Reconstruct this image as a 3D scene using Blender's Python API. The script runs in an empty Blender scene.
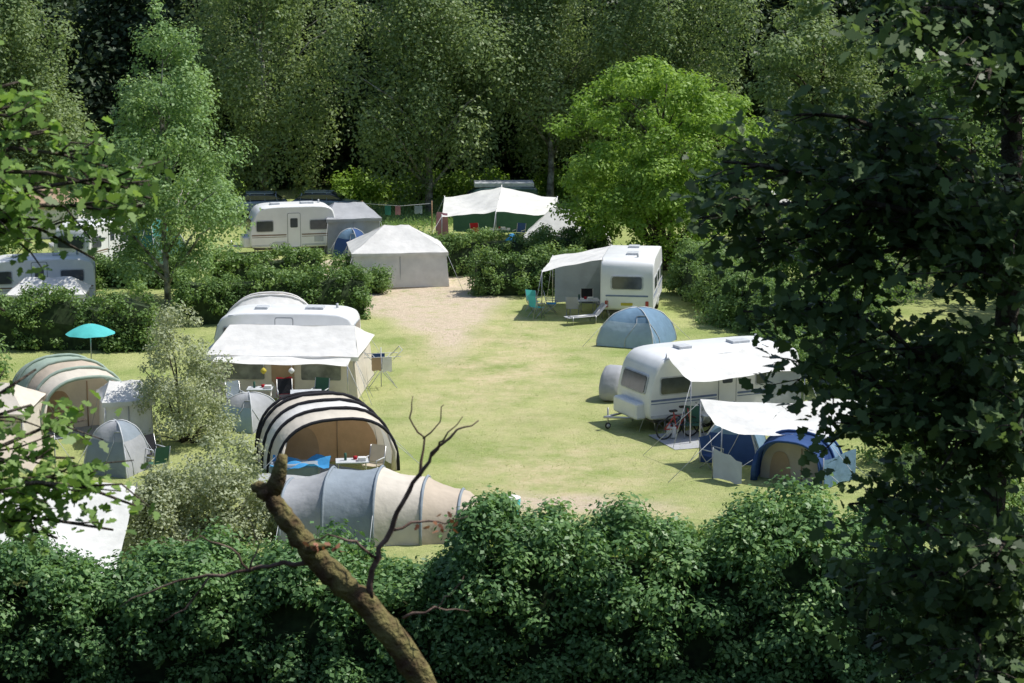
import bpy, math, random
import numpy as np
from mathutils import Vector, Matrix
random.seed(3); rng=np.random.default_rng(7)
sc=bpy.context.scene
pi=math.pi
# ------------------------------------------------------------ materials
def pm(name,col,rough=.6,ns=6,na=.12,bump=0,bs=30,metal=0,transl=0,spec=.4,col2=None,bd=.05):
    m=bpy.data.materials.new(name); m.use_nodes=True; nt=m.node_tree; N=nt.nodes; L=nt.links
    b=N['Principled BSDF']; out=N['Material Output']
    tc=N.new('ShaderNodeTexCoord'); nz=N.new('ShaderNodeTexNoise'); nz.inputs['Scale'].default_value=ns; nz.inputs['Detail'].default_value=6
    L.new(tc.outputs['Object'],nz.inputs['Vector'])
    cr=N.new('ShaderNodeValToRGB'); L.new(nz.outputs['Fac'],cr.inputs[0])
    c=Vector(col); a=c*(1-na); d=Vector(col2) if col2 else c*(1+na)
    cr.color_ramp.elements[0].position=.35; cr.color_ramp.elements[1].position=.65
    cr.color_ramp.elements[0].color=(*a,1); cr.color_ramp.elements[1].color=(*[min(x,.9) for x in d],1)
    L.new(cr.outputs[0],b.inputs['Base Color'])
    b.inputs['Roughness'].default_value=rough; b.inputs['Metallic'].default_value=metal
    b.inputs['Specular IOR Level'].default_value=spec
    if bump:
        n2=N.new('ShaderNodeTexNoise'); n2.inputs['Scale'].default_value=bs; n2.inputs['Detail'].default_value=4
        L.new(tc.outputs['Object'],n2.inputs['Vector'])
        bp=N.new('ShaderNodeBump'); bp.inputs['Strength'].default_value=bump; bp.inputs['Distance'].default_value=bd
        L.new(n2.outputs['Fac'],bp.inputs['Height']); L.new(bp.outputs[0],b.inputs['Normal'])
    if transl:
        t=N.new('ShaderNodeBsdfTranslucent'); mx=N.new('ShaderNodeMixShader'); mx.inputs[0].default_value=transl
        L.new(cr.outputs[0],t.inputs['Color']); L.new(b.outputs[0],mx.inputs[1]); L.new(t.outputs[0],mx.inputs[2]); L.new(mx.outputs[0],out.inputs[0])
    return m
def leafmat(name,c0,c1,c2,transl=.35,rough=.5,g=2.2):
    m=bpy.data.materials.new(name); m.use_nodes=True; nt=m.node_tree; N=nt.nodes; L=nt.links
    b=N['Principled BSDF']; out=N['Material Output']
    at=N.new('ShaderNodeAttribute'); at.attribute_name='tint'
    cr=N.new('ShaderNodeValToRGB'); L.new(at.outputs['Fac'],cr.inputs[0])
    c0,c1,c2=[tuple(x*g for x in c) for c in (c0,c1,c2)]
    e=cr.color_ramp.elements; e[0].color=(*c0,1); e[1].color=(*c2,1); k=e.new(.5); k.color=(*c1,1)
    L.new(cr.outputs[0],b.inputs['Base Color']); b.inputs['Roughness'].default_value=rough; b.inputs['Specular IOR Level'].default_value=.25
    t=N.new('ShaderNodeBsdfTranslucent'); mx=N.new('ShaderNodeMixShader'); mx.inputs[0].default_value=transl
    hs=N.new('ShaderNodeMixRGB'); hs.blend_type='MULTIPLY'; hs.inputs[0].default_value=1; hs.inputs[2].default_value=(1.3,1.3,.8,1)
    L.new(cr.outputs[0],hs.inputs[1]); L.new(hs.outputs[0],t.inputs['Color'])
    L.new(b.outputs[0],mx.inputs[1]); L.new(t.outputs[0],mx.inputs[2]); L.new(mx.outputs[0],out.inputs[0])
    return m
def bark(name,c0,c1,scale=8,bd=.05):
    return pm(name,c0,rough=.95,ns=scale,na=.3,bump=.9,bs=scale*4,col2=c1,spec=.1,bd=bd)
M={}
M['white']=pm('caravan_white',(.77,.78,.78),.35,1.5,.05,spec=.5)
M['cream']=pm('caravan_cream',(.7,.67,.6),.4,1.5,.05)
M['glass']=pm('dark_glass',(.06,.07,.08),.12,3,.2,spec=.8)
M['grey']=pm('grey_trim',(.28,.29,.3),.5)
M['lgrey']=pm('light_grey_plastic',(.5,.52,.54),.5)
M['black']=pm('rubber',(.03,.03,.03),.8)
M['metal']=pm('aluminium_pole',(.5,.5,.5),.35,metal=.7)
M['dmetal']=pm('dark_metal',(.08,.08,.08),.5)
M['stripeb']=pm('blue_stripe',(.15,.2,.33),.4)
M['striper']=pm('red_stripe',(.4,.06,.05),.4)
M['striped']=pm('brown_stripe',(.22,.16,.12),.4)
def fab(n,c,t=.25,**k): return pm(n,c,.85,2.0,.07,bump=.35,bs=3.5,transl=t,spec=.15,bd=.08,**k)
M['fwhite']=fab('white_canvas',(.82,.81,.79),.25)
M['fcream']=fab('cream_canvas',(.75,.69,.6),.25)
M['fbeige']=fab('beige_canvas',(.62,.53,.43),.25)
M['forange']=fab('orange_inner_fabric',(.62,.42,.27),.3)
M['fgrey']=fab('grey_canvas',(.45,.46,.48),.2)
M['fbgrey']=fab('blue_grey_canvas',(.31,.36,.41),.2)
M['fblue']=fab('navy_fabric',(.05,.1,.25),.15)
M['fmblue']=fab('steel_blue_fabric',(.2,.32,.45),.2)
M['flblue']=fab('pale_blue_fabric',(.42,.54,.64),.2)
M['fbright']=fab('bright_blue_plastic',(.06,.3,.62),.2)
M['fturq']=fab('turquoise_fabric',(.12,.6,.62),.3)
M['fgreen']=fab('sage_fabric',(.36,.45,.38),.2)
M['fdgreen']=fab('dark_green_fabric',(.06,.14,.1),.2)
M['fteal']=fab('teal_fabric',(.05,.2,.17),.2)
M['fred']=fab('red_fabric',(.45,.03,.04),.15)
M['fyel']=fab('yellow_fabric',(.6,.5,.08),.2)
M['fpink']=fab('dusty_pink_fabric',(.4,.2,.24),.2)
M['fbrown']=fab('tan_roof_fabric',(.45,.32,.22),.1)
M['fblack']=fab('black_fabric',(.03,.03,.035),.05)
M['win']=pm('clear_window_foil',(.2,.21,.2),.25,3,.3)
M['wood']=pm('wood',(.35,.22,.12),.6,20,.25)
M['core']=pm('hedge_dark_core',(.03,.05,.018),1,6,.4)  # dark fill colour, stands in for the shade deep inside the hedge
M['barkd']=bark('dark_bark',(.06,.05,.038),(.13,.11,.09))
M['barkb']=bark('birch_bark',(.18,.16,.14),(.55,.53,.5),3)
M['moss']=bark('mossy_bark',(.14,.085,.055),(.22,.2,.08),9,.03)
M['twig']=bark('dead_twig_bark',(.13,.08,.065),(.24,.17,.14),10,.01)
M['carblue']=pm('silver_blue_car_paint',(.3,.36,.42),.3,spec=.6)
M['carwhite']=pm('white_car_paint',(.7,.7,.7),.3,spec=.6)
M['vangreen']=pm('dark_green_van_paint',(.03,.07,.06),.35,spec=.6)
# leaves
LM={}
LM['birch']=leafmat('birch_leaves',(.07,.1,.045),(.1,.138,.06),(.145,.18,.09),.4)
LM['lime']=leafmat('bright_green_leaves',(.08,.14,.022),(.12,.19,.034),(.165,.24,.055),g=2.0)
LM['lbirch']=leafmat('young_birch_leaves',(.075,.125,.05),(.11,.17,.07),(.155,.215,.095))
LM['willow']=leafmat('grey_willow_leaves',(.15,.175,.11),(.22,.245,.16),(.31,.33,.24),g=1.75)
LM['hedge']=leafmat('hedge_leaves',(.045,.08,.024),(.072,.118,.036),(.115,.165,.05),.3)
LM['fhedge']=leafmat('laurel_hedge_leaves',(.034,.068,.026),(.056,.105,.038),(.09,.145,.05),.3,.42,g=2.5)
LM['forest']=leafmat('shaded_forest_leaves',(.014,.026,.013),(.025,.042,.02),(.045,.065,.03),.2,g=2.0)  # darkest foliage tone: shade of the backlit hillside put into the leaf colour
LM['bush']=leafmat('bush_leaves',(.055,.09,.03),(.085,.135,.045),(.125,.18,.065),.35)
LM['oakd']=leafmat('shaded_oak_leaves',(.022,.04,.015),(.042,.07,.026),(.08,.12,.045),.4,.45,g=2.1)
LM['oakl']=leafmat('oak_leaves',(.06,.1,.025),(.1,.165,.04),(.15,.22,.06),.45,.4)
LM['red']=leafmat('dry_leaves',(.12,.05,.03),(.2,.09,.05),(.25,.12,.08),.2,g=1.7)
# ------------------------------------------------------------ mesh builder
class MB:
    def __init__(s): s.v=[];s.f=[];s.m=[];s.s=[]
    def add(s,V,F,mat,sm=False):
        o=len(s.v); s.v+= [tuple(p) for p in V]
        for f in F: s.f.append([i+o for i in f]); s.m.append(mat); s.s.append(sm)
    def box(s,c,d,mat,rz=0):
        a,b,e=d[0]/2,d[1]/2,d[2]/2; r=min(a,b,e)*.25
        R=Matrix.Rotation(rz,3,'Z')
        def rr(z,i):
            return [(-a+i,-b,z),(a-i,-b,z),(a,-b+i,z),(a,b-i,z),(a-i,b,z),(-a+i,b,z),(-a,b-i,z),(-a,-b+i,z)]
        V=[]
        for z,k in ((-e,.8),(-e+r,1),(e-r,1),(e,.8)):
            q=rr(z,r)
            if k<1: q=[(x*(a-r*.7)/a,y*(b-r*.7)/b,z) for x,y,z in q]
            V+=q
        V=[tuple(R@Vector(p)+Vector(c)) for p in V]
        F=[]
        for j in range(3):
            for i in range(8): F.append((j*8+i,j*8+(i+1)%8,j*8+8+(i+1)%8,j*8+8+i))
        F.append(tuple(reversed(range(8)))); F.append(tuple(range(24,32)))
        s.add(V,F,mat)
    def tube(s,P,R,mat,seg=6,cap=True,jit=0):
        P=[Vector(p) for p in P]; n=len(P)
        if not hasattr(R,'__len__'): R=[R]*n
        V=[];F=[]
        ref=None
        for i in range(n):
            t=(P[min(i+1,n-1)]-P[max(i-1,0)])
            if t.length<1e-6: t=Vector((0,0,1))
            t.normalize()
            if ref is None: ref=Vector((1,0,0)) if abs(t.x)<.8 else Vector((0,1,0))
            u=ref-t*ref.dot(t); u.normalize(); w=t.cross(u); ref=u
            for k in range(seg):
                a=2*pi*k/seg; V.append(P[i]+(u*math.cos(a)+w*math.sin(a))*R[i]*(1+(random.uniform(-jit,jit) if jit else 0)))
        for i in range(n-1):
            for k in range(seg): F.append((i*seg+k,i*seg+(k+1)%seg,(i+1)*seg+(k+1)%seg,(i+1)*seg+k))
        if cap: F.append(tuple(reversed(range(seg)))); F.append(tuple(range((n-1)*seg,n*seg)))
        s.add(V,F,mat,True)
    def plate(s,c,u,v,w,h,t,r,mat):
        c=Vector(c);u=Vector(u).normalized();v=Vector(v).normalized();n=u.cross(v)
        O=[]
        for cx,cy,a0 in ((w/2-r,h/2-r,0),(-w/2+r,h/2-r,pi/2),(-w/2+r,-h/2+r,pi),(w/2-r,-h/2+r,1.5*pi)):
            for k in range(4):
                a=a0+k*pi/6; O.append((cx+r*math.cos(a),cy+r*math.sin(a)))
        m=len(O); V=[c+u*x+v*y-n*t/2 for x,y in O]+[c+u*x+v*y+n*t/2 for x,y in O]
        F=[tuple(range(m,2*m)),tuple(reversed(range(m)))]+[(i,(i+1)%m,m+(i+1)%m,m+i) for i in range(m)]
        s.add(V,F,mat)
    def sheet(s,A,B,C,D,mat,nu=12,nv=12,sag=.15,rip=.02):
        A,B,C,D=map(Vector,(A,B,C,D)); V=[];F=[]
        ph=random.random()*9
        for j in range(nv+1):
            for i in range(nu+1):
                u=i/nu;v=j/nv
                p=(A*(1-u)+B*u)*(1-v)+(D*(1-u)+C*u)*v
                p=p+Vector((0,0,-sag*4*u*(1-u)*v*(1-v)*1.5-sag*.4*(4*u*(1-u)+4*v*(1-v))*.5+rip*math.sin(9*u+5*v+ph)+rip*.6*math.sin(17*u-13*v+ph)))
                V.append(p)
        for j in range(nv):
            for i in range(nu): a=j*(nu+1)+i; F.append((a,a+1,a+nu+2,a+nu+1))
        s.add(V,F,mat,True)
    def grid(s,V2,mat,sm=True):
        nv=len(V2);nu=len(V2[0]); V=[p for r in V2 for p in r]; F=[]
        for j in range(nv-1):
            for i in range(nu-1): a=j*nu+i; F.append((a,a+1,a+nu+1,a+nu))
        s.add(V,F,mat,sm)
    def loftprof(s,prof,W,mat,y0=0,rnd=.06):
        cx=sum(p[0] for p in prof)/len(prof); cz=sum(p[1] for p in prof)/len(prof)
        lx=max(abs(p[0]-cx) for p in prof); lz=max(abs(p[1]-cz) for p in prof)
        V=[];F=[];n=len(prof)
        st=[(-W/2,rnd),(-W/2+rnd*.3,rnd*.3),(-W/2+rnd,0),(W/2-rnd,0),(W/2-rnd*.3,rnd*.3),(W/2,rnd)]
        for y,ins in st:
            for x,z in prof: V.append((cx+(x-cx)*(1-ins/lx),y0+y,cz+(z-cz)*(1-ins/lz)))
        for j in range(len(st)-1):
            for i in range(n): F.append((j*n+i,j*n+(i+1)%n,(j+1)*n+(i+1)%n,(j+1)*n+i))
        s.add(V,F,mat,True)
        s.add(V[:n],[tuple(reversed(range(n)))],mat); s.add(V[-n:],[tuple(range(n))],mat)
    def wheel(s,c,r,w):
        x,y,z=c
        s.tube([(x,y-w/2,z),(x,y-w/2+.02,z),(x,y+w/2-.02,z),(x,y+w/2,z)],[r*.9,r,r,r*.9],M['black'],18)
        s.tube([(x,y-w/2-.012,z),(x,y+w/2+.012,z)],[r*.6,r*.6],M['lgrey'],14)
    def obj(s,name,loc=(0,0,0),rz=0,parent=None):
        me=bpy.data.meshes.new(name); me.from_pydata(s.v,[],s.f)
        ml=[]; idx=[]
        for m in s.m:
            if m not in ml: ml.append(m)
            idx.append(ml.index(m))
        for m in ml: me.materials.append(m)
        me.polygons.foreach_set('material_index',idx); me.polygons.foreach_set('use_smooth',s.s); me.update()
        o=bpy.data.objects.new(name,me); sc.collection.objects.link(o); o.location=loc; o.rotation_euler=(0,0,rz)
        if parent: o.parent=parent
        return o
def chaikin(P,k=2):
    for _ in range(k):
        Q=[]
        for i in range(len(P)):
            a=P[i];b=P[(i+1)%len(P)]
            Q+=[(a[0]*.8+b[0]*.2,a[1]*.8+b[1]*.2),(a[0]*.2+b[0]*.8,a[1]*.2+b[1]*.8)]
        P=Q
    return P
def empty(name,loc=(0,0,0)):
    e=bpy.data.objects.new(name,None); sc.collection.objects.link(e); e.location=loc; return e
# ------------------------------------------------------------ leaves
RH=np.array([(0,-.5,0),(.3,-.05,.07),(0,.5,0),(-.3,-.05,.07)])
OAK=np.array([(0,-.5),(.2,-.2),(.14,-.08),(.3,.1),(.2,.2),(.16,.4),(0,.5),(-.18,.38),(-.18,.2),(-.3,.08),(-.13,-.08),(-.19,-.24)])
OAK=np.c_[OAK*np.array([1.15,1]),np.abs(OAK[:,0])*.35]
def leaves(name,P,S,Nn,T,mat,parent=None,tm=RH):
    n=len(P);k=len(tm)
    Nn=Nn/np.maximum(np.linalg.norm(Nn,axis=1,keepdims=True),1e-6)
    r=rng.normal(size=(n,3)); u=np.cross(Nn,r); u/=np.maximum(np.linalg.norm(u,axis=1,keepdims=True),1e-6); w=np.cross(Nn,u)
    S=S[:,None,None]
    V=P[:,None,:]+S*(tm[None,:,0:1]*u[:,None,:]+tm[None,:,1:2]*w[:,None,:]+tm[None,:,2:3]*Nn[:,None,:])
    me=bpy.data.meshes.new(name); me.vertices.add(n*k); me.loops.add(n*k); me.polygons.add(n)
    me.vertices.foreach_set('co',V.astype(np.float32).ravel()); me.loops.foreach_set('vertex_index',np.arange(n*k,dtype=np.int32))
    me.polygons.foreach_set('loop_start',(np.arange(n)*k).astype(np.int32))
    me.materials.append(mat)
    a=me.attributes.new('tint','FLOAT','POINT'); a.data.foreach_set('value',np.repeat(np.clip(T,0,1),k).astype(np.float32))
    me.update(calc_edges=True)
    o=bpy.data.objects.new(name,me); sc.collection.objects.link(o)
    if parent: o.parent=parent
    return o
def cloud(C,R,n,pw=.25,up=.5,rnd=.8):
    m=len(C); idx=np.repeat(np.arange(m),n); N=len(idx)
    d=rng.normal(size=(N,3)); d/=np.linalg.norm(d,axis=1,keepdims=True)
    r=rng.random(N)**pw
    P=C[idx]+d*R[idx]*r[:,None]*(1+.14*rng.normal(size=(N,1)))
    nn=d*.7+np.array([0,0,up])+rng.normal(size=(N,3))*rnd*.5
    return P,nn,idx
def tree(name,loc,H,W,base,prof,mat,nc=90,cs=1.0,nl=350,ls=.18,droop=.75,tr=.2,bk='barkd',lumps=.22,lim=22,rad=.75):
    e=empty(name,loc)
    h=[];
    while len(h)<nc:
        x=rng.random()
        if rng.random()<max(prof(x),.15): h.append(x)
    h=np.array(h); a=rng.random(nc)*2*pi; p1=rng.random()*6
    pr=np.array([prof(x) for x in h])
    lump=1+lumps*np.sin(3*a+p1+7*h)+lumps*.6*np.sin(5*a-11*h+p1*2)
    rr=pr*W/2*lump*rng.random(nc)**(.5*rad)
    rr=np.maximum(rr-cs*.4,0)
    C=np.c_[rr*np.cos(a),rr*np.sin(a),base+h*(H-base-cs*.4)]
    s=cs*(.5+.9*rng.random(nc))*(.6+.4*pr)
    R=np.c_[s*(.8+.4*rng.random(nc)),s*(.8+.4*rng.random(nc)),s*droop]
    cnt=np.maximum((nl*(s/cs)**2).astype(int),30)
    P,nn,idx=cloud(C,R,cnt,.35)
    if droop>1.1:
        P[:,2]-= rng.random(len(P))**2*cs*.9
    T=.5+rng.normal(size=nc)[idx]*.17+rng.normal(size=len(P))*.13
    leaves(name+'_foliage',P,ls*(.6+.7*rng.random(len(P))),nn,T,mat,e)
    b=MB(); zt=H*.9
    pts=[(0,0,-.3)]; rs=[tr*1.35]
    for k in range(1,9): pts.append((.12*math.sin(k*1.7+p1),.12*math.cos(k*1.3),zt*k/8)); rs.append(tr*(1-k/8.6))
    b.tube(pts,rs,M[bk],8)
    for i in rng.permutation(nc)[:lim]:
        c=C[i]; z0=max(base*.6,c[2]-rr[i]*.8-cs*.5); f=min(z0/zt,.98)
        q=Vector((0.05,0,z0)); t=Vector(c); mid=(q+t)/2+Vector((0,0,.15*rr[i]))
        b.tube([q,mid,t],[tr*(1-f)*.5+.02,tr*(1-f)*.3+.015,.012],M[bk],5)
    b.obj(name+'_trunk',parent=e)
    return e
def hedge(name,x0,y0,x1,y1,wd,Hf,mat,nl=120,cs=.35,ls=.1,dens=3.0,lump=.15,core=True,vmin=0.05,ci=.12,backn=1.0):
    e=empty(name,(x0,y0,0)); L=math.hypot(x1-x0,y1-y0); an=math.atan2(y1-y0,x1-x0); e.rotation_euler=(0,0,an)
    if not callable(Hf):
        hh=Hf; Hf=lambda x:hh
    nc=int(L*((2*2.2+wd))*dens)
    xs=rng.random(nc)*L; C=[]
    for x in xs:
        H=Hf(x)*(1+lump*.5*math.sin(x*1.9+1)+lump*.4*math.sin(x*4.3)); u=rng.random()
        f=(H*(1+backn)+wd)*u
        if f<H: y,z=-wd/2,f
        elif f<H+wd: y,z=f-H-wd/2,H
        else: y,z=wd/2,H-(f-H-wd)
        y*=1-.35*(z/H)**3
        if abs(z-H)<.01: z=H-cs*.3*rng.random()-(abs(y)/(wd/2))**3*.25*min(H,1.5)*.5
        C.append((x+rng.normal()*.05,y+rng.normal()*.12*(1+lump*4),max(z,vmin)+rng.normal()*lump*.8))
    for k in range(int(nc*wd/L*.8)+4):
        C.append((0 if k%2 else L,(rng.random()-.5)*wd,rng.random()*Hf(0 if k%2 else L)*.95))
    C=np.array(C); nc=len(C); s=cs*(.5+rng.random(nc)); R=np.c_[s,s,s*.85]
    P,nn,idx=cloud(C,R,np.maximum((nl*(s/cs)**2).astype(int),12),.35)
    T=.48+rng.normal(size=nc)[idx]*.22+rng.normal(size=len(P))*.16
    leaves(name+'_foliage',P,ls*(.55+.8*rng.random(len(P))),nn,T,mat,e)
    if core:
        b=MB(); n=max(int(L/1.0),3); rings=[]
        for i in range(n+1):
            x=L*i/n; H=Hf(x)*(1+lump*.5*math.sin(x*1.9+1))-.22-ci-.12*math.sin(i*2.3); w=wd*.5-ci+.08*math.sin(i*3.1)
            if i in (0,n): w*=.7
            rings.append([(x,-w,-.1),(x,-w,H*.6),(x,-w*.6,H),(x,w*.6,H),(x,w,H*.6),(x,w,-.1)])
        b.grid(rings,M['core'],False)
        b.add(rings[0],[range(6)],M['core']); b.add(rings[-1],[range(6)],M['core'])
        b.obj(name+'_stems',parent=e)  # solid dark core added to block gaps between the leaves
    return e
def bush(name,loc,W,H,mat,nc=26,cs=.45,nl=220,ls=.1,D=None,stem=True):
    D=D or W
    e=empty(name,loc); C=[];
    while len(C)<nc:
        d=rng.normal(size=3); d/=np.linalg.norm(d); d[2]=abs(d[2]); r=rng.random()**.35
        z=d[2]*r*(H-cs*.5)
        C.append((d[0]*r*(W/2-cs*.5),d[1]*r*(D/2-cs*.5),max(z,.15)+.05))
    C=np.array(C); s=cs*(.45+.95*rng.random(nc)); R=np.c_[s,s,s*.9]
    P,nn,idx=cloud(C,R,np.maximum((nl*(s/cs)**2).astype(int),20),.4)
    P[:,2]=np.maximum(P[:,2],.02)
    T=.5+rng.normal(size=nc)[idx]*.18+rng.normal(size=len(P))*.16
    leaves(name+'_foliage',P,ls*(.6+.7*rng.random(len(P))),nn,T,mat,e)
    b=MB()
    for i in range(min(nc,14)):
        b.tube([(0.1*math.sin(i),.1*math.cos(i),-.1),(C[i][0]*.4,C[i][1]*.4,C[i][2]*.6),tuple(C[i])],[.05,.03,.01],M['barkd'],5)
    b.obj(name+'_stems',parent=e)
    return e
# ------------------------------------------------------------ ground
def gz(x,y):
    z=np.where(y<42,14.3*np.clip(1-y/42,0,None)**1.25,0.)
    z=np.where(y<0,14.3+.34*(-y),z)
    z=z+np.where(y>150,np.minimum((np.abs(y)-150)*.42,90),0)
    z=z+np.where(x<-40,np.minimum((-x-40)*.3,60),0)+np.where(x>34,np.minimum((x-34)*.4,60),0)
    return z
def ground():
    xs=np.concatenate([np.linspace(-500,-42,24),np.arange(-40,34,.4),np.linspace(36,500,24)])
    ys=np.concatenate([np.linspace(-120,-4,12),np.linspace(0,39,30),np.arange(40,150,.4),np.linspace(152,700,40)])
    X,Y=np.meshgrid(xs,ys); Z=gz(X,Y)
    Z=Z+np.where((Y>45)&(Y<150),.04*np.sin(X*.35+1)*np.sin(Y*.27)+.02*np.sin(X*1.3+Y*.9),.15*np.sin(X*.5)*np.sin(Y*.4))
    ny,nx=X.shape
    V=np.stack([X,Y,Z],-1).reshape(-1,3); i=np.arange((ny-1)*(nx-1)); r=i//(nx-1); c=i%(nx-1); a=r*nx+c
    F=np.stack([a,a+1,a+nx+1,a+nx],-1)
    me=bpy.data.meshes.new('ground'); me.from_pydata(V.tolist(),[],F.tolist())
    wob=.6*np.sin(X*1.1+Y*.7)+.4*np.sin(X*2.3-Y*1.7)
    def blob(cx,cy,rx,ry,s=1.): return s*np.clip(1.25-np.sqrt(((X-cx)/rx)**2+((Y-cy+wob*.5)/ry)**2),0,1)
    dirt=np.maximum.reduce([blob(-4,96,3.4,6.5,1.25),blob(-3.2,91.5,2.1,5.5,1.1),blob(-12,105.5,9,2,1.1),blob(-8,102,4,1.6,.9),blob(8,82,2.0,2,.5),blob(1.5,58.5,3,1.2,.6),blob(-2.6,86,1,6,.5)])
    dry=np.maximum.reduce([blob(-.6,80,5,16,1.),blob(1.5,62,4.5,9,.95),blob(-3.5,84,2,9,.9),blob(2,58,5,2.5,1.),blob(-2.5,72,2.4,7,.8)])
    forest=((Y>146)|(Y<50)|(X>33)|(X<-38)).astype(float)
    for nme,arr in (('dirt',dirt),('dry',dry),('forest',forest)):
        at=me.attributes.new(nme,'FLOAT','POINT'); at.data.foreach_set('value',np.clip(arr,0,1).ravel().astype(np.float32))
    m=bpy.data.materials.new('meadow_ground'); m.use_nodes=True; nt=m.node_tree;N=nt.nodes;L=nt.links;b=N['Principled BSDF']
    b.inputs['Roughness'].default_value=.95; b.inputs['Specular IOR Level'].default_value=.1
    tc=N.new('ShaderNodeTexCoord')
    def noise(s,d=6,r=.6,vec=None):
        n=N.new('ShaderNodeTexNoise'); n.inputs['Scale'].default_value=s; n.inputs['Detail'].default_value=d; n.inputs['Roughness'].default_value=r
        L.new(vec or tc.outputs['Object'],n.inputs['Vector']); return n.outputs['Fac']
    def ramp(f,p0,c0,p1,c1):
        r=N.new('ShaderNodeValToRGB'); L.new(f,r.inputs[0]); e=r.color_ramp.elements; e[0].position=p0;e[0].color=(*c0,1);e[1].position=p1;e[1].color=(*c1,1); return r.outputs[0]
    def mix(f,a,bb,bt='MIX'):
        x=N.new('ShaderNodeMixRGB'); x.blend_type=bt
        if isinstance(f,(int,float)): x.inputs[0].default_value=f
        else: L.new(f,x.inputs[0])
        L.new(a,x.inputs[1]); L.new(bb,x.inputs[2]); return x.outputs[0]
    def attr(n): x=N.new('ShaderNodeAttribute'); x.attribute_name=n; return x.outputs['Fac']
    def mth(op,a,bv):
        x=N.new('ShaderNodeMath'); x.operation=op; x.use_clamp=True; L.new(a,x.inputs[0])
        if isinstance(bv,(int,float)): x.inputs[1].default_value=bv
        else: L.new(bv,x.inputs[1])
        return x.outputs[0]
    g=ramp(noise(.3,8,.7),.38,(.29,.36,.12),.64,(.47,.49,.22))
    fine=ramp(noise(7,7,.85),.3,(.68,.72,.62),.7,(1.25,1.2,1.2))
    g=mix(.8,g,fine,'MULTIPLY')
    patch=mth('MULTIPLY',mth('ADD',attr('dry'),-.05),ramp(noise(.55,8,.75),.4,(0,0,0),.6,(1,1,1)))
    g=mix(patch,g,ramp(noise(3,6),.3,(.55,.46,.26),.7,(.66,.57,.36)))
    dn=ramp(noise(1.3,7,.75),.22,(0,0,0),.52,(1,1,1))
    df=mth('MULTIPLY',mth('MULTIPLY',attr('dirt'),2.2),dn)
    g=mix(df,g,ramp(noise(5,6),.3,(.55,.44,.32),.7,(.7,.59,.46)))
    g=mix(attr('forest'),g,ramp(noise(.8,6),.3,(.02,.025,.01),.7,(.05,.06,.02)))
    L.new(g,b.inputs['Base Color'])
    bp=N.new('ShaderNodeBump'); bp.inputs['Strength'].default_value=.9; bp.inputs['Distance'].default_value=.08
    L.new(noise(14,6,.8),bp.inputs['Height']); L.new(bp.outputs[0],b.inputs['Normal'])
    me.materials.append(m); me.polygons.foreach_set('use_smooth',[True]*len(F)); me.update()
    o=bpy.data.objects.new('ground',me); sc.collection.objects.link(o)
ground()
def grass(name,x0,x1,y0,y1,n,h,mat,fn=None):
    X=x0+(x1-x0)*rng.random(n); Y=y0+(y1-y0)*rng.random(n)
    k=np.hypot((X+3.6)/3.6,(Y-94.5)/7)>1; X=X[k];Y=Y[k]
    n=len(X); P=np.c_[X,Y,np.full(n,h*.35)]; nn=np.c_[rng.normal(size=n),rng.normal(size=n),rng.normal(size=n)*.3]
    tm=np.array([(-.06,-.5,0),(.06,-.5,0),(.0,.55,0)])
    leaves(name,P,h*(.5+rng.random(n)),nn,.5+.22*rng.normal(size=n),mat,None,tm)
LM['grass']=leafmat('grass_blades',(.12,.16,.05),(.2,.24,.08),(.32,.32,.14),.3,g=2.0)
grass('lawn_grass',-24,12,55,112,40000,.075,LM['grass'])
grass('long_grass',-1,11,52.5,55.2,12000,.28,LM['grass'])
grass('long_grass',-12,12,120,132,7000,.5,LM['lbirch'])
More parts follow.
